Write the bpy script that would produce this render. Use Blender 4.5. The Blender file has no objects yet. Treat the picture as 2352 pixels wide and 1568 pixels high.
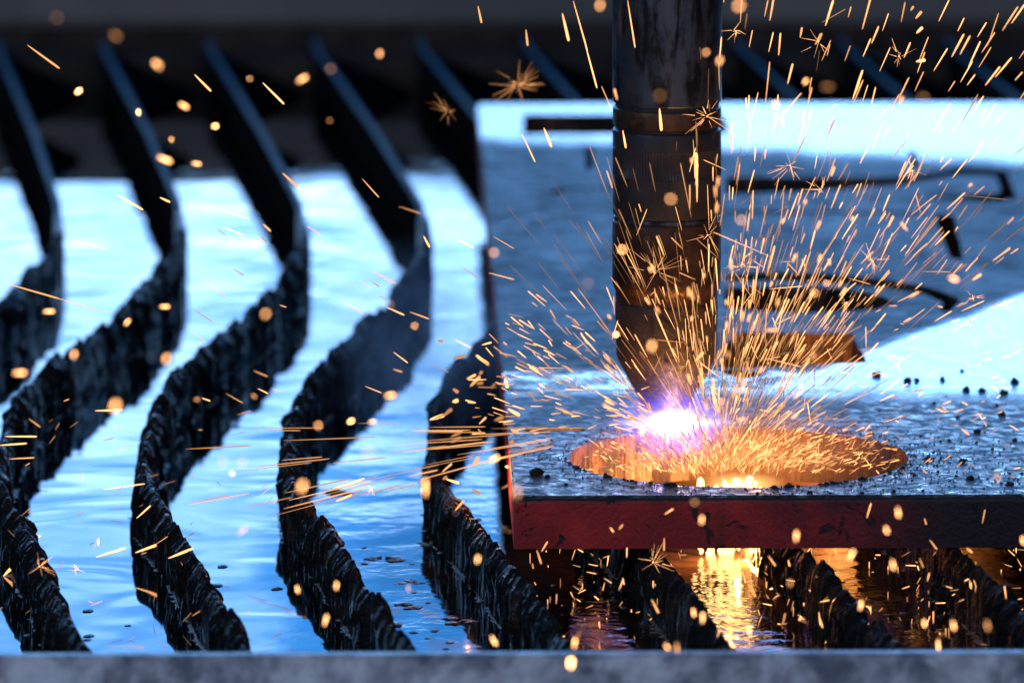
import bpy, bmesh, math, random
from mathutils import Vector, Matrix, noise

random.seed(7)
scene = bpy.context.scene
C = scene.collection

# ------------------------------------------------------------------ camera
FPX = 20000.0                       # focal length in units of a 2352 px wide picture
PITCH = math.atan(0.16245)
YAW = math.atan(0.01632)
DT = 4.40                           # depth of the torch
fwd = Vector((math.sin(YAW) * math.cos(PITCH), math.cos(YAW) * math.cos(PITCH), -math.sin(PITCH)))
rgt = Vector((math.cos(YAW), -math.sin(YAW), 0))
upv = rgt.cross(fwd)


def ray(px, py):
    return fwd + rgt * ((px - 1176) / FPX) + upv * ((784 - py) / FPX)


CAM = -ray(1530, 985) * DT          # the torch axis meets the plate's top at the origin


def on(px, py, z=0.0):              # the point of the level z seen at a place of the photograph
    d = ray(px, py)
    return CAM + d * ((z - CAM.z) / d.z)


def at(px, py, depth):
    return CAM + ray(px, py) * depth


cam_d = bpy.data.cameras.new('camera')
cam = bpy.data.objects.new('camera', cam_d)
C.objects.link(cam)
m = Matrix((rgt, upv, -fwd)).transposed().to_4x4()
m.translation = CAM
cam.matrix_world = m
cam_d.sensor_width = 36.0
cam_d.lens = 36.0 * FPX / 2352.0
cam_d.clip_start = 0.05
cam_d.clip_end = 100
cam_d.dof.use_dof = True
cam_d.dof.focus_distance = 4.26
cam_d.dof.aperture_fstop = 11.5
cam_d.dof.aperture_blades = 0
scene.camera = cam

# ------------------------------------------------------------------ world: a bright opening low behind the tank, dim hall elsewhere
W = bpy.data.worlds.new('World')
scene.world = W
W.use_nodes = True
nt = W.node_tree
nt.nodes.clear()


def N(nt, t, **kw):
    n = nt.nodes.new(t)
    for k, v in kw.items():
        setattr(n, k, v)
    return n


def mth(nt, op, a, b=None, c=None, clamp=False):
    n = N(nt, 'ShaderNodeMath', operation=op)
    n.use_clamp = clamp
    for i, v in enumerate((a, b, c)):
        if v is None:
            continue
        if isinstance(v, (int, float)):
            n.inputs[i].default_value = v
        else:
            nt.links.new(v, n.inputs[i])
    return n.outputs[0]


def mrange(nt, v, a, b, c=0.0, d=1.0, smooth=True):
    n = N(nt, 'ShaderNodeMapRange')
    if smooth:
        n.interpolation_type = 'SMOOTHSTEP'
    nt.links.new(v, n.inputs[0])
    for i, x in zip((1, 2, 3, 4), (a, b, c, d)):
        if isinstance(x, (int, float)):
            n.inputs[i].default_value = x
        else:
            nt.links.new(x, n.inputs[i])
    return n.outputs[0]


def mixc(nt, f, a, b, mode='MIX'):
    n = N(nt, 'ShaderNodeMix', data_type='RGBA', blend_type=mode)
    for i, v in ((0, f), (6, a), (7, b)):
        if isinstance(v, (int, float)):
            n.inputs[i].default_value = v
        elif isinstance(v, tuple):
            n.inputs[i].default_value = (*v, 1) if len(v) == 3 else v
        else:
            nt.links.new(v, n.inputs[i])
    return n.outputs[2]


tc = N(nt, 'ShaderNodeTexCoord')
sx = N(nt, 'ShaderNodeSeparateXYZ')
nt.links.new(tc.outputs['Generated'], sx.inputs[0])
X, Y, Z = sx.outputs
el = mth(nt, 'DEGREES', mth(nt, 'ARCSINE', Z))
az = mth(nt, 'DEGREES', mth(nt, 'ARCTAN2', X, Y))
# opening: elevation 3..26 degrees, azimuth within 38 degrees of the view
band = mth(nt, 'MULTIPLY', mrange(nt, el, 2.0, 4.0), mrange(nt, el, 22.0, 30.0, 1.0, 0.0))
wide = mth(nt, 'MULTIPLY', mrange(nt, az, -32, -18), mrange(nt, az, 20, 32, 1.0, 0.0))
win = mth(nt, 'MULTIPLY', band, wide)
# a mid-blue part of the opening: higher up and to the right
blue = mth(nt, 'MULTIPLY', mrange(nt, el, 9.9, 10.7), mrange(nt, az, -0.80, -0.60))
blue = mth(nt, 'MAXIMUM', blue, mrange(nt, el, 13, 18))
haze_t = mrange(nt, el, 8.6, 11.6)
c1 = mixc(nt, haze_t, (1.60, 2.75, 4.4), (0.56, 1.52, 3.3))
c2 = mixc(nt, blue, c1, (0.05, 0.64, 1.95))
amb = mixc(nt, mrange(nt, el, 20, 70), (0.010, 0.030, 0.070), (0.020, 0.070, 0.18))
front = mrange(nt, Y, -0.2, -0.9)
amb = mixc(nt, front, amb, (0.21, 0.23, 0.34))
cv = N(nt, 'ShaderNodeCombineXYZ')
nt.links.new(mth(nt, 'MULTIPLY', az, 0.9), cv.inputs[0])
nt.links.new(mth(nt, 'MULTIPLY', el, 2.4), cv.inputs[1])
cl = N(nt, 'ShaderNodeTexNoise')
cl.inputs['Scale'].default_value = 1.0
cl.inputs['Detail'].default_value = 3.0
nt.links.new(cv.outputs[0], cl.inputs['Vector'])
c2 = mixc(nt, mrange(nt, cl.outputs[0], 0.42, 0.62, 0.0, 0.85), c2, (0.16, 0.80, 2.3))
hot = mth(nt, 'ADD', mth(nt, 'MULTIPLY', mth(nt, 'MULTIPLY', mrange(nt, el, 8.5, 7.6), mrange(nt, el, 5.0, 6.0)), 0.8), mth(nt, 'MULTIPLY', mth(nt, 'MULTIPLY', mrange(nt, az, 1.0, 2.4), mrange(nt, az, 5.0, 7.0, 1.0, 0.0)), 0.8))
hot = mth(nt, 'MULTIPLY', mth(nt, 'ADD', hot, 1.0), mrange(nt, el, 12.5, 9.5, 1.0, 1.2))
hv = N(nt, 'ShaderNodeVectorMath', operation='SCALE')
nt.links.new(c2, hv.inputs[0])
nt.links.new(hot, hv.inputs['Scale'])
fin = mixc(nt, win, amb, hv.outputs[0])
bg = N(nt, 'ShaderNodeBackground')
nt.links.new(fin, bg.inputs[0])
bg.inputs[1].default_value = 1.0
out = N(nt, 'ShaderNodeOutputWorld')
nt.links.new(bg.outputs[0], out.inputs[0])
W.cycles.sampling_method = 'MANUAL'
W.cycles.sample_map_resolution = 2048

scene.view_settings.view_transform = 'Standard'
scene.view_settings.look = 'None'
scene.view_settings.exposure = 0.0
scene.view_settings.gamma = 1.0
scene.view_settings.use_curve_mapping = False
scene.cycles.use_denoising = True
scene.cycles.max_bounces = 6
scene.cycles.glossy_bounces = 4
scene.cycles.transparent_max_bounces = 24
scene.cycles.volume_bounces = 0
scene.cycles.volume_step_rate = 1.0
scene.cycles.caustics_reflective = False
scene.cycles.sample_clamp_indirect = 4.0


def lamp(name, kind, loc, power, color, size, target=None, size_y=None):
    d = bpy.data.lights.new(name, kind)
    d.energy = power
    d.color = color
    if kind == 'AREA':
        d.shape = 'RECTANGLE'
        d.size = size
        d.size_y = size_y or size
    else:
        d.shadow_soft_size = size
    o = bpy.data.objects.new(name, d)
    C.objects.link(o)
    o.location = loc
    if target is not None:
        o.rotation_euler = (Vector(target) - Vector(loc)).to_track_quat('-Z', 'Y').to_euler()
    return o


lamp('hall_light', 'AREA', (-3.3, -3.0, 2.0), 30, (0.50, 0.76, 1.0), 0.35, (0, 0, 0.1), 1.2)


# ------------------------------------------------------------------ helpers
def tag(o, label=None, cat=None, group=None, kind=None):
    if label: o['label'] = label
    if cat: o['category'] = cat
    if group: o['group'] = group
    if kind: o['kind'] = kind
    return o


def empty(name, loc):
    o = bpy.data.objects.new(name, None)
    C.objects.link(o)
    o.location = loc
    o.empty_display_size = 0.02
    return o


def link(name, me, mats=(), parent=None, loc=None, smooth=False):
    for mm in mats:
        me.materials.append(mm)
    o = bpy.data.objects.new(name, me)
    C.objects.link(o)
    if loc is not None:
        o.location = loc
    if parent is not None:
        o.parent = parent
        if loc is None:                      # geometry given in world space
            o.location = -Vector(parent.location)
    if smooth:
        me.polygons.foreach_set('use_smooth', [True] * len(me.polygons))
    return o


def from_bm(name, bm, mats=(), parent=None, loc=None, smooth=False):
    me = bpy.data.meshes.new(name)
    bm.to_mesh(me)
    bm.free()
    return link(name, me, mats, parent, loc, smooth)


def from_data(name, vs, fs, mats=(), parent=None, loc=None, smooth=False):
    me = bpy.data.meshes.new(name)
    me.from_pydata([tuple(v) for v in vs], [], fs)
    me.update()
    return link(name, me, mats, parent, loc, smooth)


def box(bm, x0, x1, y0, y1, z0, z1):
    r = bmesh.ops.create_cube(bm, size=1.0)
    for v in r['verts']:
        v.co = Vector(((x0 + x1) / 2 + v.co.x * (x1 - x0), (y0 + y1) / 2 + v.co.y * (y1 - y0), (z0 + z1) / 2 + v.co.z * (z1 - z0)))
    return r['verts']


def mat(name):
    m = bpy.data.materials.new(name)
    m.use_nodes = True
    nt = m.node_tree
    nt.nodes.clear()
    o = N(nt, 'ShaderNodeOutputMaterial')
    b = N(nt, 'ShaderNodeBsdfPrincipled')
    nt.links.new(b.outputs[0], o.inputs[0])
    return m, nt, b


def setin(nt, node, name, v):
    s = node.inputs[name]
    if isinstance(v, (int, float)):
        s.default_value = v
    elif isinstance(v, tuple):
        s.default_value = (*v, 1) if len(v) == 3 else v
    else:
        nt.links.new(v, s)


def coords(nt, scale=(1, 1, 1), rot=(0, 0, 0)):
    g = N(nt, 'ShaderNodeNewGeometry')
    mp = N(nt, 'ShaderNodeMapping')
    mp.inputs['Scale'].default_value = scale
    mp.inputs['Rotation'].default_value = rot
    nt.links.new(g.outputs['Position'], mp.inputs[0])
    return mp.outputs[0]


def tex(nt, vec, scale, detail=4.0, rough=0.55, dist=0.0):
    n = N(nt, 'ShaderNodeTexNoise')
    nt.links.new(vec, n.inputs['Vector'])
    n.inputs['Scale'].default_value = scale
    n.inputs['Detail'].default_value = detail
    n.inputs['Roughness'].default_value = rough
    n.inputs['Distortion'].default_value = dist
    return n.outputs[0]


def bump(nt, b, h, dist, strength=1.0, prev=None):
    n = N(nt, 'ShaderNodeBump')
    n.inputs['Strength'].default_value = strength
    n.inputs['Distance'].default_value = dist
    nt.links.new(h, n.inputs['Height'])
    if prev is not None:
        nt.links.new(prev, n.inputs['Normal'])
    nt.links.new(n.outputs[0], b.inputs['Normal'])
    return n.outputs[0]


def emit(name, col, s, sample=False):
    m = bpy.data.materials.new(name)
    m.use_nodes = True
    nt = m.node_tree
    nt.nodes.clear()
    o = N(nt, 'ShaderNodeOutputMaterial')
    e = N(nt, 'ShaderNodeEmission')
    e.inputs[0].default_value = (*col, 1)
    e.inputs[1].default_value = s
    nt.links.new(e.outputs[0], o.inputs[0])
    m.cycles.emission_sampling = 'AUTO' if sample else 'NONE'
    return m


# ------------------------------------------------------------------ materials
ZS = -0.026          # slat tops, underside of the plate
ZW = -0.057          # water

# water
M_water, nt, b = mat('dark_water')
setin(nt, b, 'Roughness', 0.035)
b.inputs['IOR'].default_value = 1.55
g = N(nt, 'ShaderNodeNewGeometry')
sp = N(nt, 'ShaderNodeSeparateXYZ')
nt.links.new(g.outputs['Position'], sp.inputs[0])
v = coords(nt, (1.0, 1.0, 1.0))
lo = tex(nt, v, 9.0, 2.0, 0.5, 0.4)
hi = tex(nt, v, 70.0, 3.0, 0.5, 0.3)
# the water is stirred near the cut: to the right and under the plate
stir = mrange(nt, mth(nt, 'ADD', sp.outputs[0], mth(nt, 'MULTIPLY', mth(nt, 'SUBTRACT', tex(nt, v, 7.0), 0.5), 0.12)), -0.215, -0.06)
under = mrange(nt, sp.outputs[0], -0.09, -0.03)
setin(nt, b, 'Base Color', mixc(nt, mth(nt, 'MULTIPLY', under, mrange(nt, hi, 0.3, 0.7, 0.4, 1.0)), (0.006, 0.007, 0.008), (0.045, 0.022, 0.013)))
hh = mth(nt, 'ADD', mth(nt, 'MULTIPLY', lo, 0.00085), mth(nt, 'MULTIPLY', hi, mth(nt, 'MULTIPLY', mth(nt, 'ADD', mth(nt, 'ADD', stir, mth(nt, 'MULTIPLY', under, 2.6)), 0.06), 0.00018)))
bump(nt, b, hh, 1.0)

# steel plate top: mill scale, wet film, speckle
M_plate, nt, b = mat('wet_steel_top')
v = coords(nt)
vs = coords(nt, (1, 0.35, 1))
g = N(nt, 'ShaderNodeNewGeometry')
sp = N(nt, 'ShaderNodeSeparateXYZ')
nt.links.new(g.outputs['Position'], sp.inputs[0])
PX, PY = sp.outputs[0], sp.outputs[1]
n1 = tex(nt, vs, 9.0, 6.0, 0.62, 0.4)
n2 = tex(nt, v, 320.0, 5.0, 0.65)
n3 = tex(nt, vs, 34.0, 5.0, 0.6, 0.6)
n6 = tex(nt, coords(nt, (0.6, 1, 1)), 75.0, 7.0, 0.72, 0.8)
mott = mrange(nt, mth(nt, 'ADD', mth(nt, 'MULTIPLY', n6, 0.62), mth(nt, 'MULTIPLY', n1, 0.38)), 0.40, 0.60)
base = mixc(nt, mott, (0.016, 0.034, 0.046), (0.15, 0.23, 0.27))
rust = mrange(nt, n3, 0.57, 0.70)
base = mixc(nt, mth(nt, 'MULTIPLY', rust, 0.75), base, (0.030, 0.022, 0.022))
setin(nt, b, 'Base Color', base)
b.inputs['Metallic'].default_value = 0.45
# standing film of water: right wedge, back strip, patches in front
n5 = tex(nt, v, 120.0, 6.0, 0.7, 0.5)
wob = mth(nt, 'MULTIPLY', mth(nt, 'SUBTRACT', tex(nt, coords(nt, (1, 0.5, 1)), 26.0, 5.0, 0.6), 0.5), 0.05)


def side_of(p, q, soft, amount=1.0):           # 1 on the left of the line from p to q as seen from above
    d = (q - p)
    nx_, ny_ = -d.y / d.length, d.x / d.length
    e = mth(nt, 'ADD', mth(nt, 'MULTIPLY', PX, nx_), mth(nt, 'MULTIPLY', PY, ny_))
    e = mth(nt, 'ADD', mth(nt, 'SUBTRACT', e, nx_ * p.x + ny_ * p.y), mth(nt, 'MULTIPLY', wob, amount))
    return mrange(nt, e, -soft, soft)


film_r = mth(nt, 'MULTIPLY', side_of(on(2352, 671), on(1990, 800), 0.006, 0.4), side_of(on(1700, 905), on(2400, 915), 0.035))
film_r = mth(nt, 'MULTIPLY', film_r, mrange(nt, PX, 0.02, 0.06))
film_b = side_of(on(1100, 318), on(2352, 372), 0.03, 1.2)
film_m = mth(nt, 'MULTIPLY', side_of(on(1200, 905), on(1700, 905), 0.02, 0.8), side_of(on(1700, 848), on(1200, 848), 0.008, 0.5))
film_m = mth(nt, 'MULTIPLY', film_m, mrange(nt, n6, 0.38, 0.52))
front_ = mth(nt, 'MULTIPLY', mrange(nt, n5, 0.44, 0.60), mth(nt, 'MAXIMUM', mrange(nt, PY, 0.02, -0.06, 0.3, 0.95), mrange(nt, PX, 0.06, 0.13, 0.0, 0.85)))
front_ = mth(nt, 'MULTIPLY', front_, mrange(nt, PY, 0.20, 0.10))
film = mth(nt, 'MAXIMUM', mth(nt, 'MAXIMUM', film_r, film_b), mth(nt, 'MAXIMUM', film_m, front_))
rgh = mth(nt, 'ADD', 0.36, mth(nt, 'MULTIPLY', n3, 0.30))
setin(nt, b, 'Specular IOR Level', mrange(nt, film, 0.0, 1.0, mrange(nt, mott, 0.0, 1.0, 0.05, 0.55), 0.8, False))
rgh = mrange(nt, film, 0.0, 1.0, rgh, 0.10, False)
base2 = mixc(nt, film, base, mixc(nt, mrange(nt, n6, 0.35, 0.6), (0.22, 0.25, 0.28), (0.46, 0.48, 0.50)))  # lighter base puts the film's bright reflection into the colour
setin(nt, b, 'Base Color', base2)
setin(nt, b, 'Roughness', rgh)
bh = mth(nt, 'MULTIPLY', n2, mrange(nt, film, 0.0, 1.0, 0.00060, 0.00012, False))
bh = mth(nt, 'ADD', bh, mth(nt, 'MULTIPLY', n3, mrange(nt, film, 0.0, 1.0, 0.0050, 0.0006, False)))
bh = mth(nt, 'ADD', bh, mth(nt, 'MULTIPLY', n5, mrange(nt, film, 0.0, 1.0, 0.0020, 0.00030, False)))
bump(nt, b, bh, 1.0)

# red primer edge
M_red, nt, b = mat('red_primer_edge')
v = coords(nt)
g = N(nt, 'ShaderNodeNewGeometry')
sp = N(nt, 'ShaderNodeSeparateXYZ')
nt.links.new(g.outputs['Position'], sp.inputs[0])
n1 = tex(nt, v, 28.0, 5.0, 0.6)
n2 = tex(nt, v, 75.0, 6.0, 0.68, 0.8)
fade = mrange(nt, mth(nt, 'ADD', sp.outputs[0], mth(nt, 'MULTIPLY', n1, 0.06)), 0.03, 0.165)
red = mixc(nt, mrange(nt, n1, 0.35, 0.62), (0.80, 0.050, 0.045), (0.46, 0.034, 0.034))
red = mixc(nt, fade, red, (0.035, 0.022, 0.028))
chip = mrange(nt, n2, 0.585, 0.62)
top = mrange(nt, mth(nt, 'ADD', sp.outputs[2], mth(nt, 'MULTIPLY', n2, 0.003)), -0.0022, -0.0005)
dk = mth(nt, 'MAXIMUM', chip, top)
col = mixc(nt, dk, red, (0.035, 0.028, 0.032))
streak = tex(nt, coords(nt, (1, 1, 0.12)), 60.0, 4.0, 0.6)
col = mixc(nt, mth(nt, 'MULTIPLY', mrange(nt, streak, 0.5, 0.75), 0.6), col, (0.12, 0.045, 0.030))
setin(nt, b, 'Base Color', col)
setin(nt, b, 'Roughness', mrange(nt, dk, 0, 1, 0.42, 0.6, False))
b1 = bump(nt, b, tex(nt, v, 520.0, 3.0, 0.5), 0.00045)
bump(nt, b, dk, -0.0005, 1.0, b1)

# cut walls
M_cut, nt, b = mat('flame_cut_wall')
vv = coords(nt, (1, 1, 0.12))
r = tex(nt, vv, 420.0, 3.0, 0.6)
setin(nt, b, 'Base Color', mixc(nt, mth(nt, 'MULTIPLY', mrange(nt, tex(nt, coords(nt), 30.0, 6.0, 0.7), 0.42, 0.60), mrange(nt, r, 0.3, 0.7)), (0.012, 0.009, 0.009), (0.26, 0.12, 0.065)))
b.inputs['Roughness'].default_value = 0.45
b.inputs['Metallic'].default_value = 0.3
bump(nt, b, r, 0.0012)

# slag-crusted slat
M_slag, nt, b = mat('crusted_slag')
v = coords(nt)
vz = coords(nt, (1, 0.5, 0.22))
n1 = tex(nt, vz, 260.0, 6.0, 0.65, 0.3)
n2 = tex(nt, v, 40.0, 4.0)
n4 = tex(nt, v, 700.0, 2.0, 0.5)
col = mixc(nt, n2, (0.004, 0.004, 0.004), (0.016, 0.013, 0.011))
col = mixc(nt, mrange(nt, n2, 0.60, 0.75), col, (0.085, 0.040, 0.022))
setin(nt, b, 'Base Color', col)
setin(nt, b, 'Roughness', mrange(nt, n1, 0.3, 0.7, 0.10, 0.60))
b.inputs['Specular IOR Level'].default_value = 0.32
hb = mth(nt, 'ADD', mth(nt, 'MULTIPLY', n1, 0.0036), mth(nt, 'MULTIPLY', n4, 0.0022))
bump(nt, b, hb, 1.0)

# clean slat steel (far ends)
M_bar, nt, b = mat('bare_slat_steel')
v = coords(nt)
n1 = tex(nt, v, 30.0, 5.0)
setin(nt, b, 'Base Color', mixc(nt, n1, (0.012, 0.010, 0.010), (0.035, 0.028, 0.028)))
b.inputs['Metallic'].default_value = 0.0
b.inputs['Roughness'].default_value = 0.45
bump(nt, b, n1, 0.0008)

# painted steel
def steel(name, c0, c1, rough, metal=0.0, sc=22.0, bd=0.0006):
    m_, nt, b = mat(name)
    v = coords(nt)
    n1 = tex(nt, v, sc, 6.0, 0.65, 0.3)
    n2 = tex(nt, v, sc * 9, 4.0, 0.6)
    setin(nt, b, 'Base Color', mixc(nt, mrange(nt, n1, 0.32, 0.68), c0, c1))
    setin(nt, b, 'Roughness', mrange(nt, n2, 0.3, 0.7, rough * 0.75, min(1.0, rough * 1.25)))
    b.inputs['Metallic'].default_value = metal
    bump(nt, b, n2, bd)
    return m_


M_rail = steel('galvanised_rim', (0.14, 0.17, 0.22), (0.78, 0.84, 0.88), 0.42, 0.2, 44.0)
M_wall = steel('dark_tank_steel', (0.045, 0.036, 0.034), (0.10, 0.078, 0.068), 0.85)
M_shade_tri = steel('black_shade', (0.004, 0.004, 0.005), (0.008, 0.007, 0.008), 1.0)
M_beam = steel('grey_beam', (0.20, 0.185, 0.175), (0.30, 0.27, 0.25), 0.85, 0.0, 6.0)
M_black = steel('black_torch_sleeve', (0.018, 0.019, 0.022), (0.045, 0.047, 0.052), 0.38, 0.2, 40.0, 0.0002)
M_barrel = steel('dark_chromed_barrel', (0.05, 0.055, 0.065), (0.13, 0.14, 0.16), 0.30, 0.75, 24.0, 0.0003)
M_barrel, nt, b = mat('worn_steel_barrel')
dr = tex(nt, coords(nt, (1, 1, 0.16)), 120.0, 5.0, 0.65, 0.6)
sm_ = tex(nt, coords(nt), 60.0, 5.0, 0.6)
wear = mrange(nt, mth(nt, 'ADD', mth(nt, 'MULTIPLY', dr, 0.65), mth(nt, 'MULTIPLY', sm_, 0.35)), 0.42, 0.56)
setin(nt, b, 'Base Color', mixc(nt, wear, (0.012, 0.014, 0.018), (0.10, 0.125, 0.15)))
setin(nt, b, 'Roughness', mrange(nt, wear, 0, 1, 0.55, 0.30, False))
b.inputs['Metallic'].default_value = 0.7
bump(nt, b, dr, 0.0003)
M_brass = steel('tarnished_brass', (0.07, 0.040, 0.025), (0.22, 0.13, 0.07), 0.36, 0.8, 40.0, 0.0002)
M_copper = steel('heat_stained_copper', (0.025, 0.018, 0.017), (0.13, 0.075, 0.05), 0.40, 0.75, 30.0, 0.0004)
M_cap = steel('sooty_shield_cap', (0.010, 0.009, 0.011), (0.045, 0.030, 0.028), 0.6, 0.1, 45.0, 0.0005)
M_slagbit = steel('black_slag', (0.012, 0.012, 0.014), (0.05, 0.045, 0.045), 0.35, 0.1, 120.0, 0.0012)
M_scum = steel('wet_scum', (0.10, 0.08, 0.06), (0.34, 0.27, 0.20), 0.25, 0.0, 90.0, 0.0015)

for mm in (M_wall, M_shade_tri, M_bar):
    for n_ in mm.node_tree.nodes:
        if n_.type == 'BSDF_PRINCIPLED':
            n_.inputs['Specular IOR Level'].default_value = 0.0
M_lit_edge = steel('lit_slat_edge', (0.020, 0.030, 0.042), (0.055, 0.07, 0.09), 0.65, 0.2, 40.0)  # far slat tops: light along the edge put into a paler, bluer colour
# ------------------------------------------------------------------ the tank
YF = at(1176, 1500, 3.83).y          # face of the near rim
YE = on(480, 108, ZS).y              # far ends of the slats
YB = YE + 0.23                       # far wall
bm = bmesh.new()
zt = at(1176, 1503, 3.83).z
r0 = box(bm, -1.2, 1.2, YF, YF + 0.009, -0.5, zt)
bmesh.ops.bevel(bm, geom=[e for e in bm.edges], offset=0.0012, segments=3, affect='EDGES')
o = from_bm('tank_wall', bm, [M_rail])
tag(o, 'mottled blue-grey near steel wall of the water tank, a bare edge across the bottom of the photo', 'tank wall')
ZRIM = zt

root = empty('tank_wall', (0, YB, ZS))
tag(root, 'dark far steel wall of the water tank with a broad grey top beam', 'tank wall')
bm = bmesh.new()
box(bm, -1.4, 1.6, YB, YB + 0.02, -0.5, -0.040)
from_bm('wall_sheet', bm, [M_wall], root)
bm = bmesh.new()
box(bm, -1.4, 1.6, YB - 0.004, YB + 0.09, -0.0395, 0.040)
bmesh.ops.bevel(bm, geom=[e for e in bm.edges], offset=0.004, segments=3, affect='EDGES')
from_bm('top_beam', bm, [M_beam], root)
bm = bmesh.new()
box(bm, -1.4, 1.6, YE + 0.002, YE + 0.05, ZW - 0.02, ZS - 0.009)
from_bm('support_ledge', bm, [M_wall], root)

# water sheet
o = from_data('water', [(-1.4, YF + 0.009, ZW), (1.6, YF + 0.009, ZW), (1.6, YB, ZW), (-1.4, YB, ZW)], [(0, 1, 2, 3)], [M_water])
tag(o, 'blue reflecting water filling the tank under the slats', 'water', kind='structure')

# ------------------------------------------------------------------ slats
PATH = [(480, 108), (520, 170), (600, 300), (645, 385), (685, 462), (703, 522), (690, 570), (655, 612), (605, 680), (548, 722),
        (500, 772), (440, 818), (400, 862), (365, 920), (345, 975), (331, 1040), (330, 1095), (350, 1130), (385, 1172),
        (425, 1236), (470, 1316), (530, 1421), (570, 1492), (630, 1600), (665, 1662)]
pw = [on(x, y, ZS) for x, y in PATH]
SP = (on(939, 1490, ZS) - on(565, 1490, ZS)).x


def path_at(y):                       # x of the slat line at a depth, eased
    for a, c in zip(pw, pw[1:]):
        if c.y <= y <= a.y:
            t = (y - a.y) / (c.y - a.y)
            return a.x + (c.x - a.x) * t
    return pw[0].x if y > pw[0].y else pw[-1].x


def path_s(y):
    w = 0.018
    return (path_at(y - w) + 2 * path_at(y) + path_at(y + w) + path_at(y - 2 * w) * 0.5 + path_at(y + 2 * w) * 0.5) / 5.0


SLAT_DEPTH = 0.075


def flake(y, seed, z=0.0):            # drips of slag side by side: number of the drip, place across it
    u = y * 150 + 1.6 * noise.noise(Vector((y * 26, seed * 1.7, 3.0))) + 1.1 * noise.noise(Vector((y * 90, seed, z * 30)))
    n_ = math.floor(u)
    return n_, u - n_


def rnd(n_, seed):
    return (math.sin(n_ * 12.9898 + seed * 78.233) * 43758.5453) % 1.0


def sawn(s, seed):                    # ragged bitten top line
    c = 0.0
    for fr, am in ((18, 0.5), (60, 0.4), (170, 0.3)):
        c += am * noise.noise(Vector((s * fr, seed * 7.3, 1.7)))
    n_, f = flake(s, seed)
    c *= 0.6 + 1.2 * max(0.0, 0.4 + noise.noise(Vector((s * 12, seed * 2.9, 6.0))))
    c += 0.75 * (rnd(n_, seed) - 0.5) * (0.5 + 1.2 * max(0, 0.3 + noise.noise(Vector((s * 22, seed, 9.0))))) + 0.18 * (0.5 - f)
    n2, f2 = flake(s * 0.31, seed + 9)
    if rnd(n2, seed + 5) > 0.8:
        c += 0.45 * (1 - abs(2 * f2 - 1))
    return c


X_PLATE, Y_PLATE = on(1180, 1139, 0).x - 0.004, on(1180, 1139, 0).y - 0.002


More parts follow.
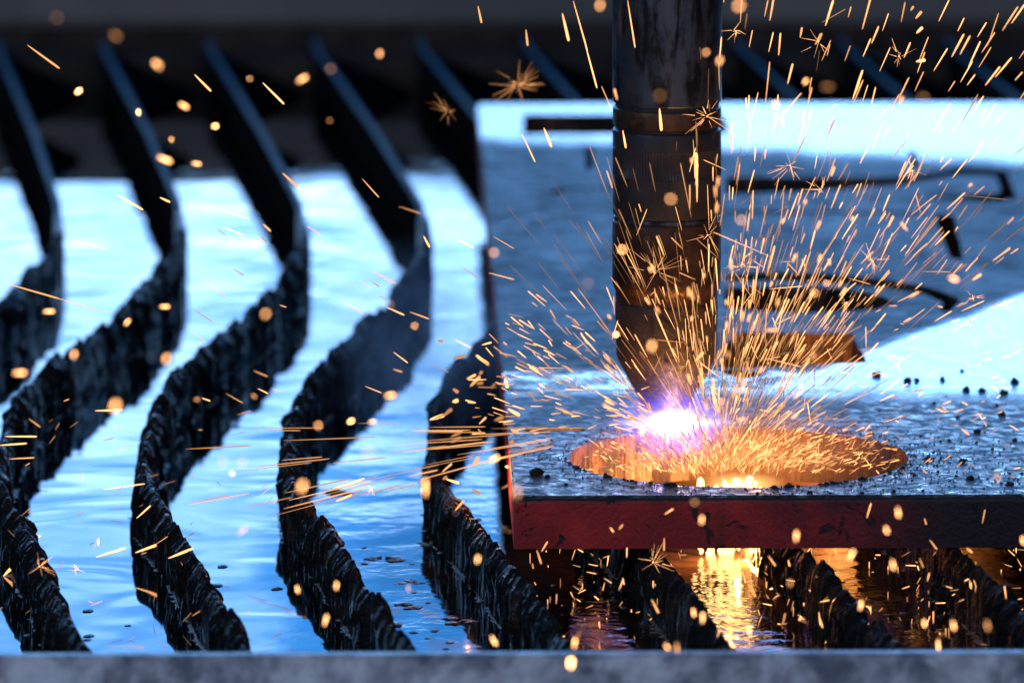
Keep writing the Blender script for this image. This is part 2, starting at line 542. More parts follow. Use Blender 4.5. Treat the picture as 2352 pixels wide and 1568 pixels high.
def make_slat(k):
    shift = (k - 1) * SP
    ys = []
    y = YF + 0.012
    while y < YE:
        ys.append(y)
        d = y - CAM.y
        y += 0.0012 if d < 4.75 else (0.003 if d < 5.2 else 0.008)
    ys.append(YE + 0.05)
    hid = shift + path_s(0.3) > 0.02            # under the plate
    rows_z = [0.0, 0.002, 0.0045, 0.0075, 0.011, 0.015, 0.019, 0.023, 0.027, 0.031, 0.036, 0.045, SLAT_DEPTH]
    nr = len(rows_z)
    vs, fs, mi = [], [], []
    for i, y in enumerate(ys):
        x = path_s(y) + shift
        dx = (path_s(y + 0.004) - path_s(y - 0.004)) / 0.008
        nx, ny = 1 / math.hypot(1, dx), -dx / math.hypot(1, dx)
        d = y - CAM.y
        crust = max(0.0, min(1.0, (5.32 - d) / 0.25))
        if k == 3: crust = max(crust * 0.9, 0.0)
        c = sawn(y, k)
        # where the plate rests the slat stays just under it
        cap = 0.0012 if (y > Y_PLATE and x > X_PLATE) else 0.006
        topz = ZS - 0.0005 + crust * min(cap, 0.0070 * c - 0.0016)
        tk = 0.0024 - crust * 0.0004
        for side in (-1, 1):
            for j in range(nr):
                zz = topz - rows_z[j]
                prof = 0.12 + 0.88 * min(1.0, rows_z[j] / 0.006)
                lean = 0.0012 * noise.noise(Vector((y * 45, k * 1.3, 2.0))) * crust * max(0, 1 - rows_z[j] / 0.012)
                q = Vector((y * 210, k * 11.0 + side * 5, zz * 38))
                q2 = Vector((y * 640, k * 5.0 + side * 3, zz * 120))
                q3 = Vector((y * 55, k * 2.0 + side * 9, zz * 50))
                fn, ff = flake(y, k + side * 0.37, zz)
                ledge = rnd(fn, k + side * 3.3 + math.floor((zz + rnd(fn, k) * 0.02) * 90))
                rid = abs(noise.noise(q)) * 0.0026 + noise.noise(q2) * 0.0014 + abs(noise.noise(q3)) * 0.0030 + ledge * 0.0034 + (1 - ff) * 0.0014
                drip = max(0.0, noise.noise(Vector((y * 130, k * 3.7 + side, 0.0)))) * 0.0040 * max(0, 1 - rows_z[j] / 0.026)
                lump_ = 0.35 + 1.1 * max(0.0, 0.5 + noise.noise(Vector((y * 19, k * 4.1 + side, zz * 18))) + 0.4 * noise.noise(Vector((y * 48, k * 1.1 - side, zz * 30))))
                t = tk + crust * prof * (rid + drip) * 0.62 * lump_
                if crust > 0:
                    t *= 1 - 0.62 * crust * (1 - min(1.0, rows_z[j] / 0.005))
                t = max(0.0006, t)
                vs.append((x + side * nx * t + lean, y + side * ny * t, zz + (crust * 0.0010 * noise.noise(Vector((y * 400, k + side * 4.0, zz * 200))) if j else 0)))
        # wall columns: left 0..nr-1, right nr..2nr-1
    n = 2 * nr
    for i in range(len(ys) - 1):
        a, c2 = i * n, (i + 1) * n
        far = (ys[i] - CAM.y) > 5.27
        for j in range(nr - 1):
            fs.append((a + j, c2 + j, c2 + j + 1, a + j + 1)); mi.append(1 if far else 0)
            fs.append((a + nr + j, a + nr + j + 1, c2 + nr + j + 1, c2 + nr + j)); mi.append(1 if far else 0)
        fs.append((a, a + nr, c2 + nr, c2)); mi.append(2 if far else 0)
    fs.append(tuple(list(range(nr)) + list(range(2 * nr - 1, nr - 1, -1)))); mi.append(0)
    L = (len(ys) - 1) * n
    fs.append(tuple([L + q for q in list(range(nr - 1, -1, -1)) + list(range(nr, 2 * nr))])); mi.append(1)
    return vs, fs, mi


SL_LABEL = {
    -1: 'black slag-crusted wavy slat cut off by the left border of the photo, the leftmost',
    0: 'second slat from the left, its near end in the lower left corner',
    1: 'third slat from the left, a deep black bend over pale blue water',
    2: 'fourth slat from the left, with floating slag lumps to its right',
    3: 'slag-crusted slat that curves in under the left edge of the steel plate',
    4: 'slag-crusted slat under the plate just left of the bright molten reflection',
    5: 'slag-crusted slat under the plate just right of the bright molten reflection',
    6: 'slag-crusted slat under the plate at the lower right corner',
}
for k in range(-1, 10):
    vs, fs, mi = make_slat(k)
    if k <= 8:
        base = Vector((path_s(0) + (k - 1) * SP, 0, ZS))
    root = empty('tank_slat', (path_s(0.0) + (k - 1) * SP, 0, ZS))
    tag(root, SL_LABEL.get(k, 'slat of which only the blurred far end shows behind the plate near the right border, number %d' % (k - 6)), 'slat', 'wavy slats standing in the water tank')
    if k >= 7:
        root['label'] = {7: 'slat showing only its dim far end behind the plate, just right of the torch',
                         8: 'slat showing only its dim far end behind the plate, midway between torch and right border',
                         9: 'slat showing only its dim far end behind the plate, at the right border'}[k]
    o = from_data('slat_blade', vs, fs, [M_slag, M_bar, M_lit_edge], root, None)
    o.data.polygons.foreach_set('material_index', mi)
    # scum clinging where the slat leaves the water
    sv, sf = [], []
    for side in (-1, 1):
        y = YF + 0.014
        prev = None
        while y < 0.75:
            x = path_s(y) + (k - 1) * SP
            wd = 0.0062 + 0.0045 * noise.noise(Vector((y * 40, k, side * 2.0))) + 0.003 * noise.noise(Vector((y * 160, k, side * 5.0)))
            ok = noise.noise(Vector((y * 14, k * 3.0, side * 7.0))) > -0.12
            z = ZW + 0.0006 + 0.0005 * noise.noise(Vector((y * 200, k, side)))
            sv += [(x, y, z + 0.0008), (x + side * max(0.003, wd), y, z - 0.0008)]
            cur = len(sv) - 2
            if prev is not None and ok:
                f_ = (prev, prev + 1, cur + 1, cur)
                sf.append(f_ if side > 0 else f_[::-1])
            prev = cur
            y += 0.0018
    so = from_data('scum_line', sv, sf, [M_scum], root, None)
    # added black triangle standing in for shade beside the slat's far end
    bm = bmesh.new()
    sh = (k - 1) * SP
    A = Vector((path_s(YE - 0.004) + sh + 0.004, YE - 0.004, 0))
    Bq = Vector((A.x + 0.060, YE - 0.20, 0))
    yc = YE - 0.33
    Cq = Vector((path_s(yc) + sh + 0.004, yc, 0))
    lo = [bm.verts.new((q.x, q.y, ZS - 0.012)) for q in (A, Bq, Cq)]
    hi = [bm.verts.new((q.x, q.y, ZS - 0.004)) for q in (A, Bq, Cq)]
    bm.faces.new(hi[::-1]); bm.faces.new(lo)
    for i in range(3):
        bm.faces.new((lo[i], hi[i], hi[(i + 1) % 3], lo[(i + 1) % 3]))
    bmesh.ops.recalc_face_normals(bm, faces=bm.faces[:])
    from_bm('shade_triangle', bm, [M_shade_tri], root)

# ------------------------------------------------------------------ the plate with its cut-outs
TH = 0.026
PL = on(1180, 1139, 0)
PBK = on(1095, 240, 0)
X0 = PL.x; Y0 = PL.y; Y1 = PBK.y; X1 = 0.62
HC = on(1696, 1050, 0)
HR = (on(2086, 1050, 0) - on(1306, 1050, 0)).x / 2
holes = []


def jit(pts, amp, seed, fr=60):
    o = []
    for p in pts:
        n_ = noise.noise(Vector((p.x * fr, p.y * fr, seed)))
        n2_ = noise.noise(Vector((p.x * fr * 4, p.y * fr * 4, seed + 3)))
        o.append(p + Vector((n_ + 0.5 * n2_, n2_ + 0.5 * n_, 0)) * amp)
    return o


def pxpoly(pts, n=1):
    w = [on(x, y, 0) for x, y in pts]
    r = []
    for a, c in zip(w, w[1:] + w[:1]):
        m_ = max(1, int((c - a).length / 0.012))
        r += [a.lerp(c, t / m_) for t in range(m_)]
    return r


# the round hole under the torch, with the lead-in notch on its left
circ = []
for i in range(220):
    a = math.tau * i / 220
    rr = HR
    circ.append(Vector((HC.x + math.cos(a) * rr, HC.y + math.sin(a) * rr, 0)))
holes.append(jit(circ, 0.0017, 1, 110))
holes.append(jit(pxpoly([(1201, 262), (1662, 262), (1678, 308), (1201, 310)]), 0.001, 2))
holes.append(jit(pxpoly([(1343, 337), (1360, 337), (1363, 388), (1345, 388)]), 0.0006, 3))
holes.append(jit(pxpoly([(2084, 345), (2100, 345), (2116, 384), (2098, 386)]), 0.0006, 4))
holes.append(jit(pxpoly([(2145, 494), (2190, 494), (2212, 594), (2184, 595)]), 0.0008, 5))
holes.append(jit(pxpoly([(1700, 762), (1958, 766), (1992, 832), (1655, 846), (1660, 800)]), 0.0012, 6))
holes.append(jit(pxpoly([(1668, 406), (1860, 408), (2066, 407), (2170, 392), (2200, 384), (2255, 386), (2312, 394), (2336, 455), (2300, 464), (2180, 456), (2125, 455), (2180, 448), (2284, 446), (2300, 436), (2286, 404), (2205, 402), (2066, 424), (1860, 440), (1668, 446)]), 0.0007, 7))


def arc_band(cx, cy, rx_px, w_px, a0, a1, seed):
    c = on(cx, cy, 0)
    R = (on(cx + rx_px, cy, 0) - c).x
    w = R * w_px / rx_px
    o = []
    n_ = 60
    for i in range(n_ + 1):
        a = math.radians(a0 + (a1 - a0) * i / n_)
        o.append(Vector((c.x + R * math.cos(a), c.y + R * math.sin(a), 0)))
    for i in range(n_, -1, -1):
        a = math.radians(a0 + (a1 - a0) * i / n_)
        o.append(Vector((c.x + (R - w) * math.cos(a), c.y + (R - w) * math.sin(a), 0)))
    return jit(o, 0.0008, seed)


holes.append(jit(pxpoly([(1665, 630), (1791, 625), (1919, 630), (2047, 643), (2143, 662), (2206, 688), (2180, 716), (2158, 712), (2166, 694), (2120, 674), (2030, 660), (1919, 650), (1791, 643), (1665, 645)]), 0.0008, 8))
holes.append(jit(pxpoly([(1665, 662), (1790, 657), (1903, 660), (1990, 672), (2031, 683), (2055, 697), (2015, 710), (1920, 715), (1823, 718), (1665, 708)]), 0.0010, 9))
holes.append(arc_band(1345, 442, 82, 26, 20, 200, 10))
holes.append(jit(pxpoly([(1665, 484), (2128, 486), (2128, 491), (1665, 489)]), 0.0003, 11))
holes.append(jit(pxpoly([(1645, 850), (1690, 848), (1745, 854), (1752, 864), (1700, 869)]), 0.0006, 12))
holes.append(jit(pxpoly([(1205, 984), (1260, 980), (1340, 984), (1345, 990), (1262, 988), (1208, 991)]), 0.0003, 13))

cu = bpy.data.curves.new('tmp', 'CURVE')
cu.dimensions = '2D'
cu.fill_mode = 'BOTH'
cu.extrude = TH / 2
outer = [Vector((X0, Y0, 0)), Vector((X1, Y0, 0)), Vector((X1, Y1, 0)), Vector((X0, Y1, 0))]
for pts in [outer] + holes:
    s = cu.splines.new('POLY')
    s.points.add(len(pts) - 1)
    for q, p in zip(s.points, pts):
        q.co = (p.x, p.y, 0, 1)
    s.use_cyclic_u = True
ob = bpy.data.objects.new('tmp', cu)
C.objects.link(ob)
bpy.context.view_layer.update()
me = bpy.data.meshes.new_from_object(ob.evaluated_get(bpy.context.evaluated_depsgraph_get()))
bpy.data.objects.remove(ob)
bm = bmesh.new()
bm.from_mesh(me)
bmesh.ops.remove_doubles(bm, verts=bm.verts[:], dist=1e-5)
bmesh.ops.recalc_face_normals(bm, faces=bm.faces[:])
for v in bm.verts:
    v.co.z -= TH / 2
for f in bm.faces:
    c = f.calc_center_median()
    f.smooth = False
    if abs(f.normal.z) > 0.7:
        f.material_index = 0 if c.z > -0.002 else 2
    elif abs(c.y - Y0) < 1e-3 or abs(c.x - X0) < 1e-3 or abs(c.y - Y1) < 1e-3 or abs(c.x - X1) < 1e-3:
        f.material_index = 1
    else:
        f.material_index = 2
# small bevel on the outer top edge
ed = [e for e in bm.edges if all(abs(v.co.z) < 1e-5 for v in e.verts) and (all(abs(v.co.y - Y0) < 1e-5 for v in e.verts) or all(abs(v.co.x - X0) < 1e-5 for v in e.verts))]
bmesh.ops.bevel(bm, geom=ed, offset=0.0011, segments=3, affect='EDGES')
plate = empty('steel_plate', (X0, Y0, -TH))
tag(plate, 'thick wet steel plate with red edge on the slats, a round hole cut in it', 'steel plate')
from_bm('plate_body', bm, [M_plate, M_red, M_cut], plate)


# slag beads on the plate
def lump(bm, c, r, sz=0.7, seed=0.0, sub=2, amp=0.45):
    g = bmesh.ops.create_icosphere(bm, subdivisions=sub, radius=1.0)
    for v in g['verts']:
        n_ = 1 + amp * noise.noise(v.co * 1.7 + Vector((seed, seed * 2, 0))) + 0.25 * amp * noise.noise(v.co * 5 + Vector((seed, 0, 3)))
        v.co = Vector((c[0] + v.co.x * r * n_, c[1] + v.co.y * r * n_, c[2] + v.co.z * r * sz * n_))


beads = [(2014, 858, 10), (2085, 872, 9), (2106, 872, 7), (2165, 870, 7), (2330, 874, 10), (2220, 893, 8), (2255, 895, 8), (2305, 900, 9),
         (2300, 950, 8), (2245, 990, 7), (2200, 957, 5), (1233, 1085, 14), (1257, 1094, 6), (2212, 1057, 8), (2228, 1098, 8), (2130, 1052, 6),
         (2330, 1010, 6), (2280, 1030, 4), (2180, 1010, 4), (2320, 1110, 8), (2290, 930, 5), (2145, 925, 4), (2210, 850, 5), (1740, 1132, 4),
         (2052, 1128, 5), (1980, 1131, 4), (2100, 1090, 4), (2120, 1126, 4), (1300, 1112, 4), (1860, 1129, 5)]
for i, (x, y, rp) in enumerate(beads):
    p = on(x, y + rp * 0.4, 0)
    bm = bmesh.new()
    r = rp * 0.000205
    lump(bm, (0, 0, r * 0.30), r, 0.80, i * 3.1, 3, 1.0)
    if rp >= 8:
        lump(bm, (r * 0.7 * (-1) ** i, 0, r * 0.3), r * 0.55, 0.7, i * 5.1, 2, 1.0)
    o = from_bm('slag_bead', bm, [M_slagbit], plate, None, True)
    o.location = p - Vector(plate.location)
# crust round the hole's rim
for i in range(38):
    a = math.radians(178 + 184 * random.random())
    rr = HR + random.uniform(0.0006, 0.0028)
    p = Vector((HC.x + math.cos(a) * rr, HC.y + math.sin(a) * rr, 0))
    bm = bmesh.new()
    r = 0.0005 + 0.0013 * random.random() ** 2.2
    lump(bm, (0, 0, r * 0.2), r * 1.15, 0.7, i * 1.9, 2, 1.0)
    o = from_bm('slag_bead', bm, [M_slagbit], plate, None, True)
    o.location = p - Vector(plate.location)
bm = bmesh.new()
for i in range(1500):
    if i < 700:
        a = random.uniform(0, math.tau)
        rr = HR + abs(random.gauss(0, 0.012)) + 0.0006
        p = Vector((HC.x + math.cos(a) * rr, HC.y + math.sin(a) * rr, 0))
    else:
        p = Vector((random.uniform(HC.x - 0.01, 0.19), Y0 + 0.004 + abs(random.gauss(0, 0.11)), 0))
    if p.y < Y0 + 0.003 or p.x < X0 + 0.003 or (p - HC).length < HR + 0.0005:
        continue
    r = random.uniform(0.00022, 0.0006) * (1.6 if random.random() < 0.06 else 1)
    lump(bm, (p.x, p.y, r * 0.3), r, 0.8, i * 0.7, 1, 0.3)
o = from_bm('slag_spatter', bm, [M_slagbit], plate, None, True)
o['kind'] = 'stuff'

# ------------------------------------------------------------------ torch
PXM = DT / FPX
torch = empty('cutting_torch', (0, 0, 0.008))
tag(torch, 'dark cylindrical plasma cutting torch pointing down at the round hole in the plate', 'cutting torch')


def zt_(y):
    return (985 - y) * PXM / math.cos(PITCH)


def lathe(name, prof, mt, knurl=None, seg=96, caps=True):
    """prof: (picture y, radius in picture px); knurl=(count, y0, y1, depth px)"""
    if knurl:
        seg = knurl[0] * 4
    vs, fs = [], []
    for (y, r) in prof:
        for i in range(seg):
            a = math.tau * i / seg
            rr = r
            if knurl and knurl[1] <= y <= knurl[2]:
                rr = r - (knurl[3] if i % 4 >= 2 else 0)
            vs.append((rr * PXM * math.cos(a), rr * PXM * math.sin(a), zt_(y)))
    for j in range(len(prof) - 1):
        for i in range(seg):
            i2 = (i + 1) % seg
            fs.append((j * seg + i, (j + 1) * seg + i, (j + 1) * seg + i2, j * seg + i2))
    if caps:
        fs.append(tuple(range(seg)))
        fs.append(tuple((len(prof) - 1) * seg + i for i in range(seg - 1, -1, -1)))
    o = from_data(name, vs, fs, [mt], torch)
    me = o.data
    me.polygons.foreach_set('use_smooth', [len(p.vertices) == 4 for p in me.polygons])
    try:
        me.set_sharp_from_angle(angle=math.radians(28))
    except Exception:
        pass
    return o


lathe('barrel', [(-420, 125), (228, 125), (234, 124), (238, 120)], M_barrel)
lathe('groove_ring', [(237, 118.5), (247, 118.5)], M_black)
lathe('clamp_ring', [(246, 120), (249, 123.5), (252, 124), (284, 124), (288, 123), (290, 119)], M_brass)
lathe('groove_ring', [(289, 118), (297, 118)], M_black)
lathe('sleeve', [(296, 119), (299, 123.5), (303, 124.2), (335, 124.2), (338, 124.2)], M_black)
lathe('knurled_band', [(337.5, 123), (339, 124.2), (341, 124.2), (398, 124.2), (400, 124.2), (402, 122)], M_black, (110, 341, 398, 1.6))
lathe('sleeve', [(401, 124.2), (486, 124.2), (490, 123.4), (492, 120)], M_black)
lathe('chrome_ring', [(491.5, 119), (495, 122), (500, 123), (504, 122)], M_barrel)
lathe('retaining_cap', [(503, 121), (507, 124.3), (512, 124.8), (560, 124.8), (640, 124.8), (652, 123.5), (660, 120), (668, 117), (688, 116.5)], M_copper)
lathe('groove_ring', [(687.5, 114), (692, 114)], M_black)
lathe('shield_cap', [(691, 116), (694, 117), (700, 117.5), (770, 116), (812, 115), (822, 112), (868, 88), (905, 66), (925, 60), (935, 56)], M_cap)
lathe('nozzle', [(934, 40), (946, 34), (952, 26)], M_copper)
# two small set-screw holes
for (px, py) in ((1483, 532),):
    bm = bmesh.new()
    bmesh.ops.create_cone(bm, segments=20, radius1=0.0019, radius2=0.0019, depth=0.002, cap_ends=True)
    d = Vector(((px - 1530) * PXM, -math.sqrt(max(0, 124.8 ** 2 - (px - 1530) ** 2)) * PXM, 0))
    q = d.normalized().to_track_quat('Z', 'Y')
    bmesh.ops.transform(bm, matrix=Matrix.Translation(d * 1.0 + Vector((0, 0, zt_(py)))) @ q.to_matrix().to_4x4(), verts=bm.verts)
    from_bm('set_screw', bm, [M_slagbit], torch)

# ------------------------------------------------------------------ the arc and its light
ARC = Vector((0.0033, -0.012, 0.0055))
arc = empty('plasma_arc', ARC)
tag(arc, 'blinding white-violet plasma arc between the torch tip and the rim of the round hole', 'plasma arc')
M_core = emit('arc_core', (0.9, 0.92, 1.0), 22.0)
bm = bmesh.new()
lump(bm, (0, 0, 0), 0.0046, 0.72, 2.0, 3, 0.25)
from_bm('arc_core', bm, [M_core], arc, (0, 0, 0), True)


def halo_mat(name, col, s, power):
    m_ = bpy.data.materials.new(name)
    m_.use_nodes = True
    nt = m_.node_tree
    nt.nodes.clear()
    o = N(nt, 'ShaderNodeOutputMaterial')
    e = N(nt, 'ShaderNodeEmission')
    tcn = N(nt, 'ShaderNodeTexCoord')
    ln = N(nt, 'ShaderNodeVectorMath', operation='LENGTH')
    nt.links.new(tcn.outputs['Object'], ln.inputs[0])
    f = mth(nt, 'POWER', mth(nt, 'SUBTRACT', 1.0, ln.outputs['Value'], clamp=True), power)
    e.inputs[0].default_value = (*col, 1)
    nt.links.new(mth(nt, 'MULTIPLY', f, s), e.inputs[1])
    nt.links.new(e.outputs[0], o.inputs['Volume'])
    m_.cycles.emission_sampling = 'NONE'
    return m_


def halo(name, loc, rad, mt, parent=None):
    bm = bmesh.new()
    bmesh.ops.create_icosphere(bm, subdivisions=4, radius=1.0)
    o = from_bm(name, bm, [mt], parent, loc)
    o.scale = rad
    return o


halo('arc_glow', (0, 0, 0), (0.044, 0.036, 0.030), halo_mat('violet_glow', (0.20, 0.13, 1.0), 480.0, 3.8), arc)  # glare and flare round the arc, put in as emitting volumes
halo('arc_glow', (0, 0, 0), (0.0165, 0.0130, 0.0105), halo_mat('white_glow', (0.72, 0.74, 1.0), 1500.0, 2.6), arc)
halo('arc_glow', (0, 0, 0), (0.042, 0.010, 0.0035), halo_mat('flare_glow', (0.5, 0.5, 1.0), 600.0, 2.0), arc)
al = lamp('arc_light', 'POINT', ARC + Vector((0, -0.012, -0.001)), 0.07, (0.36, 0.24, 1.0), 0.0)
al.data.specular_factor = 0.15

M_molten = emit('molten_metal', (1.0, 0.56, 0.18), 5.0, True)
MP = on(1672, 1050, -TH)
mol = empty('molten_jet', (MP.x, HC.y + HR * 0.55, -0.030))
tag(mol, 'yellow-hot jet of molten metal blown down through the round hole onto the water', 'molten metal')
bm = bmesh.new()
for i in range(230):
    t = (i / 229) ** 1.3
    z = -0.004 - t * 0.048 + (0.008 if i < 90 else 0) * random.random()
    w = 0.018 * (1 - t) ** 1.2 + 0.0060
    lump(bm, (max(-w * 1.1, min(w * 1.1, random.gauss(0, w * 0.5))) + 0.002 - 0.010 * t, random.uniform(-0.008, 0.008), z + 0.002), random.uniform(0.0007, 0.0022), 1.5, i, 1, 0.5)
for v in bm.verts:
    v.co.z += 0.004
from_bm('molten_stream', bm, [M_molten], mol, (0, 0, 0), True)
lamp('molten_and_fill_light', 'POINT', (HC.x - 0.004, HC.y + 0.01, -0.020), 0.10, (1.0, 0.22, 0.03), 0.0)
lamp('molten_and_fill_light', 'POINT', (HC.x + 0.008, HC.y - 0.02, 0.012), 0.016, (1.0, 0.36, 0.08), 0.0)
sl = lamp('shower_light', 'POINT', on(1075, 1060, -0.006), 0.13, (1.0, 0.36, 0.10), 0.0)
sl.data.specular_factor = 0.0
lamp('molten_and_fill_light', 'POINT', (MP.x, HC.y + 0.02, -0.046), 1.5, (1.0, 0.42, 0.10), 0.0)

halo('molten_glow', (0.003, 0, 0.008), (0.026, 0.012, 0.007), halo_mat('yellow_glow', (1.0, 0.50, 0.15), 260.0, 1.6), mol)  # glow beside the molten metal, put in as an emitting volume
for (lx, ly, lw_) in ((1330, 1060, 0.5), (1930, 1060, 0.7), (2150, 1040, 0.4)):  # added unseen lamps that spread orange light under the plate
    q = on(lx, ly, -0.045)
    lamp('molten_and_fill_light', 'POINT', q, lw_, (1.0, 0.34, 0.07), 0.0)
fume = halo('fume_glow', (HC.x - 0.004, HC.y, 0.002), (0.088, 0.070, 0.027), halo_mat('orange_fume_glow', (1.0, 0.27, 0.04), 17.0, 1.5))  # light on the fume is put in as its own emission
f2_ = halo('fume_glow', (HC.x - 0.004, HC.y, 0.020), (0.120, 0.090, 0.070), halo_mat('thin_fume_glow', (1.0, 0.42, 0.22), 0.35, 1.3))  # wider, fainter emitting volume for the lit haze
tag(f2_, 'faint peach haze painted as glowing fume around the torch tip above the round hole', 'fume', kind='stuff')
tag(fume, 'orange light painted as glowing fume hanging in and over the round hole', 'fume', kind='stuff')

# thin smoke drifting left of the plate
m_ = bpy.data.materials.new('thin_smoke')
m_.use_nodes = True
nt = m_.node_tree
nt.nodes.clear()
o = N(nt, 'ShaderNodeOutputMaterial')
pv = N(nt, 'ShaderNodeVolumePrincipled')
tcn = N(nt, 'ShaderNodeTexCoord')
ln = N(nt, 'ShaderNodeVectorMath', operation='LENGTH')
nt.links.new(tcn.outputs['Object'], ln.inputs[0])
f = mth(nt, 'SUBTRACT', 1.0, ln.outputs['Value'], clamp=True)
nz = tex(nt, tcn.outputs['Object'], 2.2, 3.0, 0.6, 0.5)
nt.links.new(mth(nt, 'MULTIPLY', mth(nt, 'MULTIPLY', f, mrange(nt, nz, 0.35, 0.7)), 9.0), pv.inputs['Density'])
pv.inputs['Color'].default_value = (0.75, 0.85, 1.0, 1)
pv.inputs['Anisotropy'].default_value = 0.35
nt.links.new(pv.outputs[0], o.inputs['Volume'])
sm = halo('smoke', at(975, 800, 4.62), (0.060, 0.13, 0.062), m_)
tag(sm, 'thin bluish smoke drifting over the slats beside the plate', 'smoke', kind='stuff')

# ------------------------------------------------------------------ floating slag
floats = [(885, 1282, 46, 12, 'long floating slag lump between two slats, farther of the open-water pair'),
          (778, 1132, 32, 18, 'dark slag lump clinging to the water beside the fourth slat'),
          (935, 1392, 34, 9, 'floating slag lump just above the near tank wall, left of a larger one'),
          (1058, 1427, 44, 13, 'brownish floating slag lump near the near tank wall under the plate corner'),
          (975, 1250, 22, 6, 'small scum patch close to the slat that curves under the plate'),
          (938, 1338, 34, 5, 'thin flat scum ring drifting between two slats')]
for i, (x, y, w, h, lab) in enumerate(floats):
    p = on(x, y, ZW)
    bm = bmesh.new()
    px_ = p.y - CAM.y
    s = px_ / FPX
    for q in range(7):
        ox = random.uniform(-0.7, 0.7) * w * s
        lump(bm, (ox, random.uniform(-0.4, 0.4) * w * s * 2.0, 0.0), w * s * random.uniform(0.25, 0.45), 0.9 * h / w * (1.3 - abs(ox) / (w * s)), i * 9 + q, 2, 0.8)
    o = from_bm('floating_slag', bm, [M_scum if i > 3 else M_slagbit], None, p, True)
    tag(o, lab, 'slag lump', 'slag floating on the water')
FLECKS = []
for i in range(46):
    if i < 30:
        x, y = random.choice([(random.uniform(60, 320), random.uniform(1380, 1490)), (random.uniform(440, 640), random.uniform(1200, 1490)), (random.uniform(830, 1100), random.uniform(1180, 1490))])
    else:
        x, y = random.uniform(1250, 2300), random.uniform(1330, 1480)
    p = on(x, y, ZW)
    bm = bmesh.new()
    r = random.uniform(0.0010, 0.0028)
    lump(bm, (0, 0, 0), r, 0.35, i, 1, 0.6)
    o = from_bm('slag_fleck', bm, [M_slagbit], None, p, True)
    o.scale = (1.3, 2.0, 1.0)
    tag(o, 'tiny black slag fleck afloat', 'slag fleck', 'slag flecks floating on the water')
    FLECKS.append((o, x, y))

# ------------------------------------------------------------------ sparks
SPK = {}
for nm, s in (('faint', 0.32), ('dim', 0.70), ('warm', 1.35), ('bright', 2.5), ('blaze', 7.5), ('glare', 20.0)):
    SPK[nm] = emit('spark_' + nm, (1.0, 0.44, 0.16), s)


def capsule(bm, a, c, r, seg=6):
    d = (c - a)
    L = d.length
    q = d.normalized().to_track_quat('Z', 'Y').to_matrix()
    rings = []
    for t, rr in ((0, 0.2), (0.1, 0.5), (0.4, 0.85), (0.8, 1.0), (0.95, 0.85), (1.0, 0.35)):
        rings.append([bm.verts.new(a + q @ Vector((math.cos(math.tau * i / seg) * rr * r, math.sin(math.tau * i / seg) * rr * r, L * t))) for i in range(seg)])
    for u, w in zip(rings, rings[1:]):
        for i in range(seg):
            bm.faces.new((u[i], u[(i + 1) % seg], w[(i + 1) % seg], w[i]))
    bm.faces.new(rings[0][::-1]); bm.faces.new(rings[-1])


UNIT = {}
for nm, mt in SPK.items():
    bm = bmesh.new()
    capsule(bm, Vector((0, 0, -0.5)), Vector((0, 0, 0.5)), 1.0, 8)
    me = bpy.data.meshes.new('spark')
    bm.to_mesh(me); bm.free()
    me.materials.append(mt)
    me.polygons.foreach_set('use_smooth', [True] * len(me.polygons))
    UNIT[nm] = me

G_FAN = ('thin orange spark streak in the fan spraying up from the round hole', 'sparks fanning up out of the cut')
G_LEFT = ('long nearly level spark streak shooting left from the cut past the plate edge', 'level sparks shooting left of the plate')
G_WATER = ('slim spark streak flying over the open water and slats', 'sparks over the open water')
G_UNDER = ('short spark streak under or in front of the red plate edge', 'sparks below and before the plate edge')
G_SKY = ('out-of-focus orange spark drifting before the dark far tank wall', 'blurred sparks before the far wall')
META = []
bins = {n: [] for n in SPK}
count = 0


def spark(px, py, ang, ln, w, br, depth, grp, dz=None, own=None, obj=True):
    """ang: degrees from picture right, counter-clockwise; ln, w in picture px"""
    global count
    s = depth / FPX
    a = math.radians(ang)
    d = rgt * math.cos(a) + upv * math.sin(a) + fwd * (random.uniform(-0.35, 0.35) if dz is None else dz)
    p = at(px, py, depth)
    if obj:
        o = bpy.data.objects.new('spark', UNIT[br])
        C.objects.link(o)
        o.rotation_mode = 'QUATERNION'
        o.rotation_quaternion = d.to_track_quat('Z', 'Y')
        o.location = p
        o.scale = (w * s / 2, w * s / 2, max(ln, w) * s)
        tag(o, own or grp[0], 'spark', grp[1])
        if not own:
            META.append((o, px, py, ang, ln, w, depth))
        count += 1
    else:
        h = d.normalized() * max(ln, w) * s / 2
        bins[br].append((p - h, p + h, w * s / 2))


